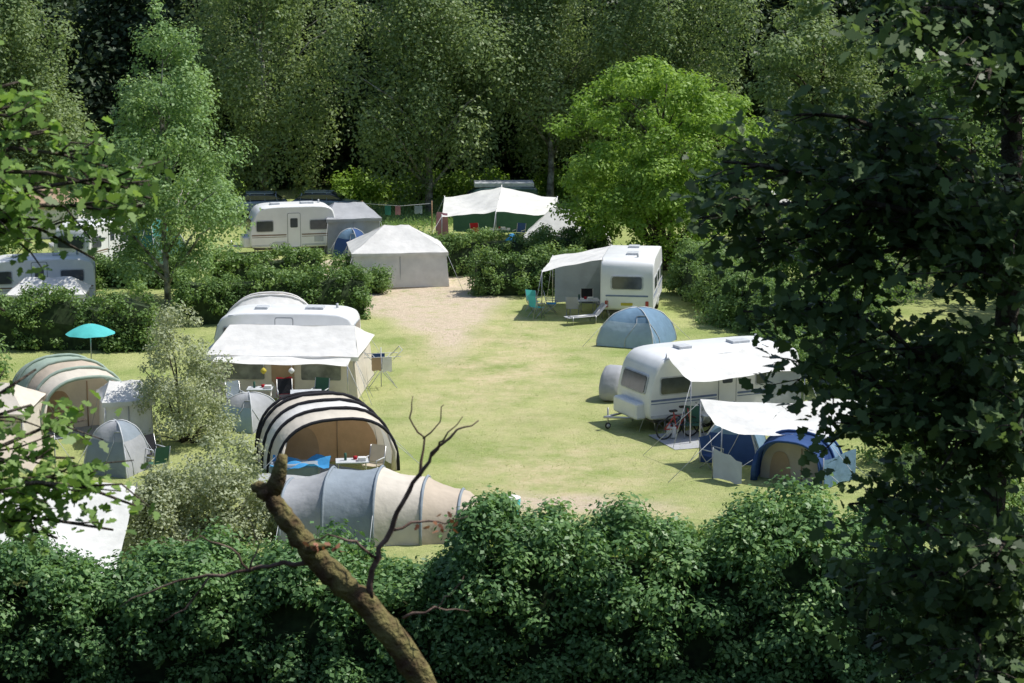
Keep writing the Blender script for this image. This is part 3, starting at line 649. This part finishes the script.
# ------------------------------------------------------------ vegetation
ovoid=lambda h: math.sqrt(max(0,1-((h-.42)/.6)**2)) if h>.0 else .7
birchp=lambda h: (min(1,.6+h*1.4) if h<.3 else max(.12,1.0-((h-.3)/.7)**2.2*.85))
conep=lambda h: (.6+h*1.6 if h<.25 else max(.12,1.0-((h-.25)/.75)**1.3*.88))
roundp=lambda h: max(.2,math.sqrt(max(0,1-((h-.45)/.57)**2)))
def T(n,x,y,H,Wd,base,pf,mt,**k): return tree(n,(x,y,float(gz(np.array(float(x)),np.array(float(y))))),H,Wd,base,pf,LM[mt],**k)
bk=dict(droop=1.5,bk='barkb',cs=1.3,nl=400,ls=.25,nc=112,lumps=.2,tr=.22,rad=.9)
T('birch_tree',-15.6,129,22,11.5,2.0,birchp,'birch',**bk)
T('birch_tree',-5.2,127,21,11,2.6,birchp,'birch',**bk)
T('birch_tree',2.4,131,22,10,3.4,birchp,'birch',**bk)
T('birch_tree',9.8,129,22,10.5,2.2,birchp,'birch',**bk)
T('birch_tree',-30,124,15,9,1.2,birchp,'birch',**bk)
T('young_birch_tree',-15.9,93.5,14.0,9.0,1.7,conep,'lbirch',nc=145,cs=.85,nl=280,ls=.18,droop=1.0,tr=.14,bk='barkb',lumps=.18,rad=.8)
T('round_maple_tree',7.7,104,10.9,11.2,.7,roundp,'lime',nc=250,cs=.85,nl=230,ls=.22,droop=.65,tr=.25,lumps=.07,rad=.55)
T('deciduous_tree',16.8,112,15,8.5,.8,roundp,'birch',nc=110,cs=1.1,nl=260,ls=.25,tr=.25)
T('deciduous_tree',14.0,90,6.0,6.5,.3,roundp,'bush',nc=90,cs=.8,nl=240,ls=.18,tr=.2)
T('deciduous_tree',22,98,14,9,.5,roundp,'bush',nc=90,cs=1.2,nl=200,ls=.26,tr=.25)
T('deciduous_tree',-27,100,6.5,6,.4,roundp,'hedge',nc=80,cs=.9,nl=200,ls=.2,tr=.2)
# forest
fe=empty('forest_trees'); protos=[]
for i in range(3):
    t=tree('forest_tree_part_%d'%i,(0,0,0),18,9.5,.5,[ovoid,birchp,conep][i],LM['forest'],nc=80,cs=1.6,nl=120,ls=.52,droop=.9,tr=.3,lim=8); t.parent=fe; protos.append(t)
spots=[]
for r,y in enumerate((142,150,160)):
    x=-58+random.random()*4
    while x<58:
        spots.append((x+random.uniform(-1.5,1.5),y+random.uniform(-2,2))); x+=5.8
for y in range(84,140,8): spots.append((30+random.random()*6,y)); spots.append((-38-random.random()*5,y))
for i,(x,y) in enumerate(spots):
    src=protos[i%3]
    z=float(gz(np.array(x),np.array(y)))
    if i<3: e=src
    else:
        e=bpy.data.objects.new('forest_tree_part_%d'%i,None); sc.collection.objects.link(e); e.parent=fe
        for c in src.children:
            k=bpy.data.objects.new(c.name,c.data); sc.collection.objects.link(k); k.parent=e
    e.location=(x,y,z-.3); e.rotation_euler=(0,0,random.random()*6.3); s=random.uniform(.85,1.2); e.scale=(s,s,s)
# hedges
hk=dict(nl=75,cs=.33,ls=.14,backn=.6)
hedge('garden_hedge',-14.6,89.0,-6.6,90.0,1.8,2.0,LM['hedge'],**hk)
hedge('garden_hedge',-14.2,97,-9.4,98.5,1.6,1.7,LM['hedge'],**hk)
hedge('garden_hedge',-26,83.5,-14.9,83.0,1.8,2.1,LM['hedge'],**hk)
hedge('garden_hedge',-24,99.0,-16,98.6,1.2,1.3,LM['hedge'],**hk)
hedge('garden_hedge',-4.7,102.5,4.6,103.5,1.8,1.9,LM['hedge'],**hk)
hedge('garden_hedge',-1.7,96.5,3.6,97.2,1.8,1.8,LM['hedge'],**hk)
hedge('garden_hedge',8.5,97,11.5,84,1.8,2.2,LM['bush'],**hk)
bush('round_bush',(-8.2,98.8,0),2.0,1.7,LM['hedge'],nc=30,cs=.4,nl=120,ls=.13)
bush('round_bush',(-6.4,96.9,0),1.5,1.6,LM['hedge'],nc=26,cs=.36,nl=120,ls=.13)
for x,y,w,h in((12.5,80,4.5,3.6),(12.2,74.8,4.4,3.4),(13.4,68.5,4.4,3.4),(13.2,63,4.4,3.2),(9.8,88,3,2.5),(11.8,93.5,4,3.4),(13.4,57,4,3.2),(-21,76,4,2),(14.3,85,4,3.6),(10.3,77.5,2.4,2.4)):
    bush('shrub',(x,y,0),w,h,LM['bush'],nc=46,cs=.6,nl=170,ls=.15)
def willow(name,loc,W_,H_):
    bush(name,loc,W_,H_,LM['willow'],nc=100,cs=.4,nl=135,ls=.11)
willow('silver_willow_shrub',(-10.9,66.3,0),3.5,4.7)
willow('silver_willow_shrub',(-8.1,55.3,0),3.4,3.3)
willow('silver_willow_shrub',(-9.6,54.3,0),2.6,2.4)
for x,y in((-6,134),(-2,134),(3,133),(6,134),(-20,134),(-10,133)): bush('shrub',(x,y,0),5,2.4,LM['lime'],nc=40,cs=.7,nl=100,ls=.26)
# foreground hedge, two stretches of different height
hf=dict(nl=165,cs=.42,ls=.14,dens=4.2,lump=.15,ci=.5,backn=.2)
hedge('foreground_hedge',-14.5,44.6,-.6,44.6,2.6,lambda x:2.35+.2*math.sin(x*.9),LM['fhedge'],**hf)
hedge('foreground_hedge',-1.0,44.6,13,44.4,2.8,lambda x:3.0+min(x,2)*.1+.25*math.sin(x*.8+1),LM['fhedge'],**hf)
for x,h in((.3,3.5),(2.4,3.5),(-6,2.6),(5.1,3.8),(-12.4,2.9),(7.6,3.7),(-3.2,2.7),(3.8,3.3)): bush('hedge_shoots',(x,44.8-.3*math.sin(x),0),2.4,h+.15,LM['bush'],nc=36,cs=.36,nl=60,ls=.13)
# ------------------------------------------------------------ near trees
def neartree(name,trunk,tr,targets,lm,twl=.55,tpm=7,lpt=20,ls=.085,bkm='barkd',scat=.08,br=.03):
    e=empty(name); b=MB(); b.tube(trunk,tr,M[bkm],10); P=[]; TT=[]
    tv=[Vector(p) for p in trunk]
    def rv(s): return Vector((random.gauss(0,s),random.gauss(0,s),random.gauss(0,s)))
    for t in targets:
        t=Vector(t); cand=[p for p in tv if p.z<t.z+.6] or tv[:1]
        s=min(cand,key=lambda p:(p-t).length+abs(p.z-(t.z-.4))*.8); d=t-s; L_=d.length; n=max(int(L_/.25),4); pts=[]
        off=rv(.12*L_*.3)
        for k in range(n+1):
            f=k/n; pts.append(s+d*f+off*math.sin(f*pi)+rv(.02)+Vector((0,0,.12*L_*math.sin(f*pi))))
        b.tube(pts,[br*(1-.85*k/n)+.004 for k in range(n+1)],M[bkm],5)
        nt=int(L_*tpm)
        for _ in range(nt):
            f=.15+.85*random.random()**.8; q=pts[int(f*n)]; dr=(d.normalized()*.5+rv(.6)); dr.z*=.5; dr.normalize(); l=twl*random.uniform(.4,1.1)
            w=[q,q+dr*l*.5+rv(.03),q+dr*l+Vector((0,0,-.08*l))+rv(.03)]
            b.tube(w,[.007,.005,.003],M[bkm],4); tt=random.gauss(.5,.18)
            for _k in range(lpt):
                g=random.random()**.7; pp=w[0].lerp(w[1],g*2) if g<.5 else w[1].lerp(w[2],g*2-1); P.append(tuple(pp+rv(scat))); TT.append(tt)
    b.obj(name+'_trunk_and_branches',parent=e)
    P=np.array(P); n=len(P); nn=rng.normal(size=(n,3))*.5+np.array([.1,-.35,.7])
    leaves(name+'_foliage',P,ls*(.6+.65*rng.random(n)),nn,np.array(TT)+.15*rng.normal(size=n),LM[lm],e,OAK)
    return e
tg=[(1.25,13.6,14.25),(1.5,14,14.0),(1.7,14.4,14.5),(1.9,14,14.9),(2.3,13.2,15.5),(2.5,14,15.9),(2.0,14,13.75),(2.3,14.3,13.3),(2.15,13.6,12.75),(2.4,14,12.2),(2.3,13.8,11.6),(2.55,14,11.1),(2.9,13.6,10.9),
 (2.9,13.4,12.6),(3.1,13,13.4),(3.0,13.5,14.4),(3.4,13,15.1),(3.5,13.4,12.0),(3.5,13.2,11.2),(2.8,13,13.9),(2.6,14.6,14.9),(2.8,15,15.5),(3.4,15,14),(3.2,15.2,13),(3.1,15.3,12),(3.3,15,11.2),(2.6,13.2,11.9),(2.7,14.4,13.0),(2.2,14.2,14.4),(2.9,12.6,15.2),(3.3,12.8,14.2),(3.9,13.6,13.0),(3.9,13.6,14.4),(3.9,14,11.6),
 (3.5,13.0,12.8),(3.6,13.0,13.6),(3.3,13.1,11.8),(3.2,12.9,10.9),(2.6,13.5,10.7),(3.6,12.9,14.7),(3.1,13.2,15.7),(1.6,13.8,13.6),(2.0,13.8,13.2),(2.5,13.5,13.5),(1.45,14.1,14.6),(3.1,12.6,12.2),(3.2,12.5,13.0),(3.0,12.7,11.3),(3.3,12.6,15.0)]
for k in range(12): tg.append((random.uniform(2.2,6.0),random.uniform(13.5,17.5),random.uniform(15.9,18.0)))  # this loop and next: unseen branches added above and right to shade the crown
for k in range(4): tg.append((random.uniform(4.0,5.0),random.uniform(13,16),random.uniform(11.5,16)))
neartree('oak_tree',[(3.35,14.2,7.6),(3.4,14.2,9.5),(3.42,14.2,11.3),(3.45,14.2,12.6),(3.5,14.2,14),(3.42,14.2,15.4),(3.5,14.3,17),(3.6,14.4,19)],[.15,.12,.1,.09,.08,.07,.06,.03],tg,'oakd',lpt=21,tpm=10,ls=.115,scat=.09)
tl=[(-1.85,10,14.75),(-2.0,10.1,15.0),(-2.2,10,15.15),(-2.3,9.9,14.7),(-2.1,10.2,14.5),(-2.4,10,14.95),(-2.35,10,13.95),(-2.15,10.1,13.7),(-2.05,10,13.35),(-2.3,10,13.3),(-2.45,9.8,13.6),(-2.4,10,15.4),(-2.5,9.8,14.3),(-2.0,10,13.1),(-2.2,10,13.5),(-1.8,10,14.9),(-2.3,10,15.3),(-2.25,10.1,14.85),(-2.4,10,13.8),(-1.75,10,14.8),(-1.9,10,13.25),(-2.45,10,15.1),(-2.3,10,13.1)]
for k in range(6): tl.append((random.uniform(-4.5,-2.9),random.uniform(9,11.5),random.uniform(14,17)))
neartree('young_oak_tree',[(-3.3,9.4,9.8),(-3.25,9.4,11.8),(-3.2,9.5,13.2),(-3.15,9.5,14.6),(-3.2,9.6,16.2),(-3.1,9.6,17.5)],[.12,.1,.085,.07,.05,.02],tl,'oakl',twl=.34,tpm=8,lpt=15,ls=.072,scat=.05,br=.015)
# dead mossy tree
e=empty('dead_mossy_tree'); b=MB()
tk=[(.12,9,10.1),(-.1,9,11.3),(-.3,9,12.2),(-.41,9,12.69),(-.55,9,12.92),(-.68,9.02,13.07),(-.77,9,13.16),(-.87,9.02,13.25),(-.95,9,13.36),(-1.01,9,13.46),(-1.08,9,13.55),(-1.13,9,13.62)]
rr_=[.1,.09,.075,.066,.06,.058,.052,.054,.047,.044,.04,.038]
P2=[];R2=[]
for i in range(len(tk)-1):
    n_=5
    for k in range(n_):
        f=k/n_; P2.append(tuple(Vector(tk[i]).lerp(Vector(tk[i+1]),f)+Vector((random.gauss(0,.004),random.gauss(0,.004),random.gauss(0,.004))))); R2.append((rr_[i]*(1-f)+rr_[i+1]*f)*random.uniform(.9,1.12))
P2.append(tk[-1]); R2.append(.03)
b.tube(P2,R2,M['moss'],18,jit=.1)
b.tube([(-1.1,9,13.57),(-1.06,9,13.66),(-1.045,9,13.72),(-1.035,9,13.77)],[.042,.036,.03,.02],M['moss'],10,jit=.12); b.tube([(-1.1,9,13.6),(-1.15,9,13.62),(-1.18,9,13.615)],[.035,.03,.018],M['moss'],8,jit=.1)
b.tube([(-.93,8.97,13.33),(-.86,8.93,13.36),(-.82,8.92,13.37)],[.022,.016,.008],M['moss'],7,jit=.1)
def tw(p,r0,r1):
    q=[];
    for i in range(len(p)-1):
        for k in range(3): q.append(tuple(Vector(p[i]).lerp(Vector(p[i+1]),k/3)+Vector((random.gauss(0,.006),random.gauss(0,.006),random.gauss(0,.006)))))
    q.append(p[-1]); n=len(q); b.tube(q,[(r0+(r1-r0)*k/(n-1))*random.uniform(.85,1.15) for k in range(n)],M['twig'],6)
tw([(-.66,9,13.1),(-.62,9,13.28),(-.55,9.02,13.42),(-.5,9,13.55),(-.42,9.02,13.68),(-.36,9,13.78),(-.25,9,13.88),(-.15,9,13.93)],.016,.003)
tw([(-.42,9.02,13.68),(-.4,9.1,13.82),(-.46,9.1,13.92),(-.45,9.1,14.02)],.007,.002)
tw([(-.36,9,13.78),(-.3,8.9,13.87),(-.22,8.9,13.97)],.006,.002)
tw([(-.4,9.1,13.82),(-.33,9.1,13.9),(-.31,9.1,13.98)],.004,.002)
tw([(-.55,9.02,13.42),(-.42,9.1,13.44),(-.3,9.1,13.43),(-.2,9.05,13.47)],.007,.002)
tw([(-.62,9,13.28),(-.7,8.9,13.4),(-.82,8.9,13.42),(-.93,8.9,13.38)],.008,.002)
tw([(-.87,9.02,13.25),(-1.05,9,13.27),(-1.2,9,13.22),(-1.38,9,13.2),(-1.6,9.05,13.14),(-1.8,9,13.05)],.013,.002)
tw([(-1.2,9,13.22),(-1.28,9,13.33),(-1.42,9,13.38),(-1.5,9,13.37)],.006,.002)
tw([(-1.2,9,13.22),(-1.15,9,13.36),(-1.2,9,13.48)],.005,.002)
tw([(-.5,9,13.0),(-.35,9,13.05),(-.2,9.1,13.0)],.007,.002)
tw([(-.35,9,13.05),(-.28,9,13.12),(-.22,9,13.2)],.004,.002)
tw([(-1.38,9,13.2),(-1.5,9,13.04),(-1.62,9,12.98)],.005,.002)
b.obj('dead_trunk_and_twigs',parent=e)
P=np.array([(-.32+.05*random.gauss(0,1),9+.04*random.gauss(0,1),13.45+.02*random.gauss(0,1)) for _ in range(14)]+[(-.83+.05*random.gauss(0,1),8.85,13.38+.012*random.gauss(0,1)) for _ in range(12)])
leaves('dry_leaves',P,np.full(len(P),.035),rng.normal(size=(len(P),3)),rng.random(len(P)),LM['red'],e,OAK)
# ------------------------------------------------------------ light & camera
el=math.radians(58); az=math.radians(72)
s=Vector((math.sin(az)*math.cos(el),math.cos(az)*math.cos(el),math.sin(el)))
ld=bpy.data.lights.new('sun','SUN'); ld.energy=5; ld.angle=math.radians(.5); ld.color=(1,.97,.9)
lo=bpy.data.objects.new('sun',ld); sc.collection.objects.link(lo); lo.rotation_euler=s.to_track_quat('Z','Y').to_euler(); lo.location=(40,40,80)
w=bpy.data.worlds.new('World'); sc.world=w; w.use_nodes=True; N=w.node_tree.nodes
sk=N.new('ShaderNodeTexSky'); sk.sky_type='NISHITA'; sk.sun_disc=False; sk.sun_elevation=el; sk.sun_rotation=az
w.node_tree.links.new(sk.outputs[0],N['Background'].inputs[0]); N['Background'].inputs[1].default_value=.15
sc.view_settings.view_transform='Standard'; sc.view_settings.look='None'; sc.view_settings.exposure=0
cd=bpy.data.cameras.new('camera'); cd.lens=72.07; cd.sensor_width=36; cd.clip_end=3000; cd.clip_start=.1
cd.dof.use_dof=True; cd.dof.focus_distance=75; cd.dof.aperture_fstop=9
co=bpy.data.objects.new('camera',cd); sc.collection.objects.link(co); co.location=(0,0,16); co.rotation_euler=(math.radians(90-10.75),0,0)
sc.camera=co
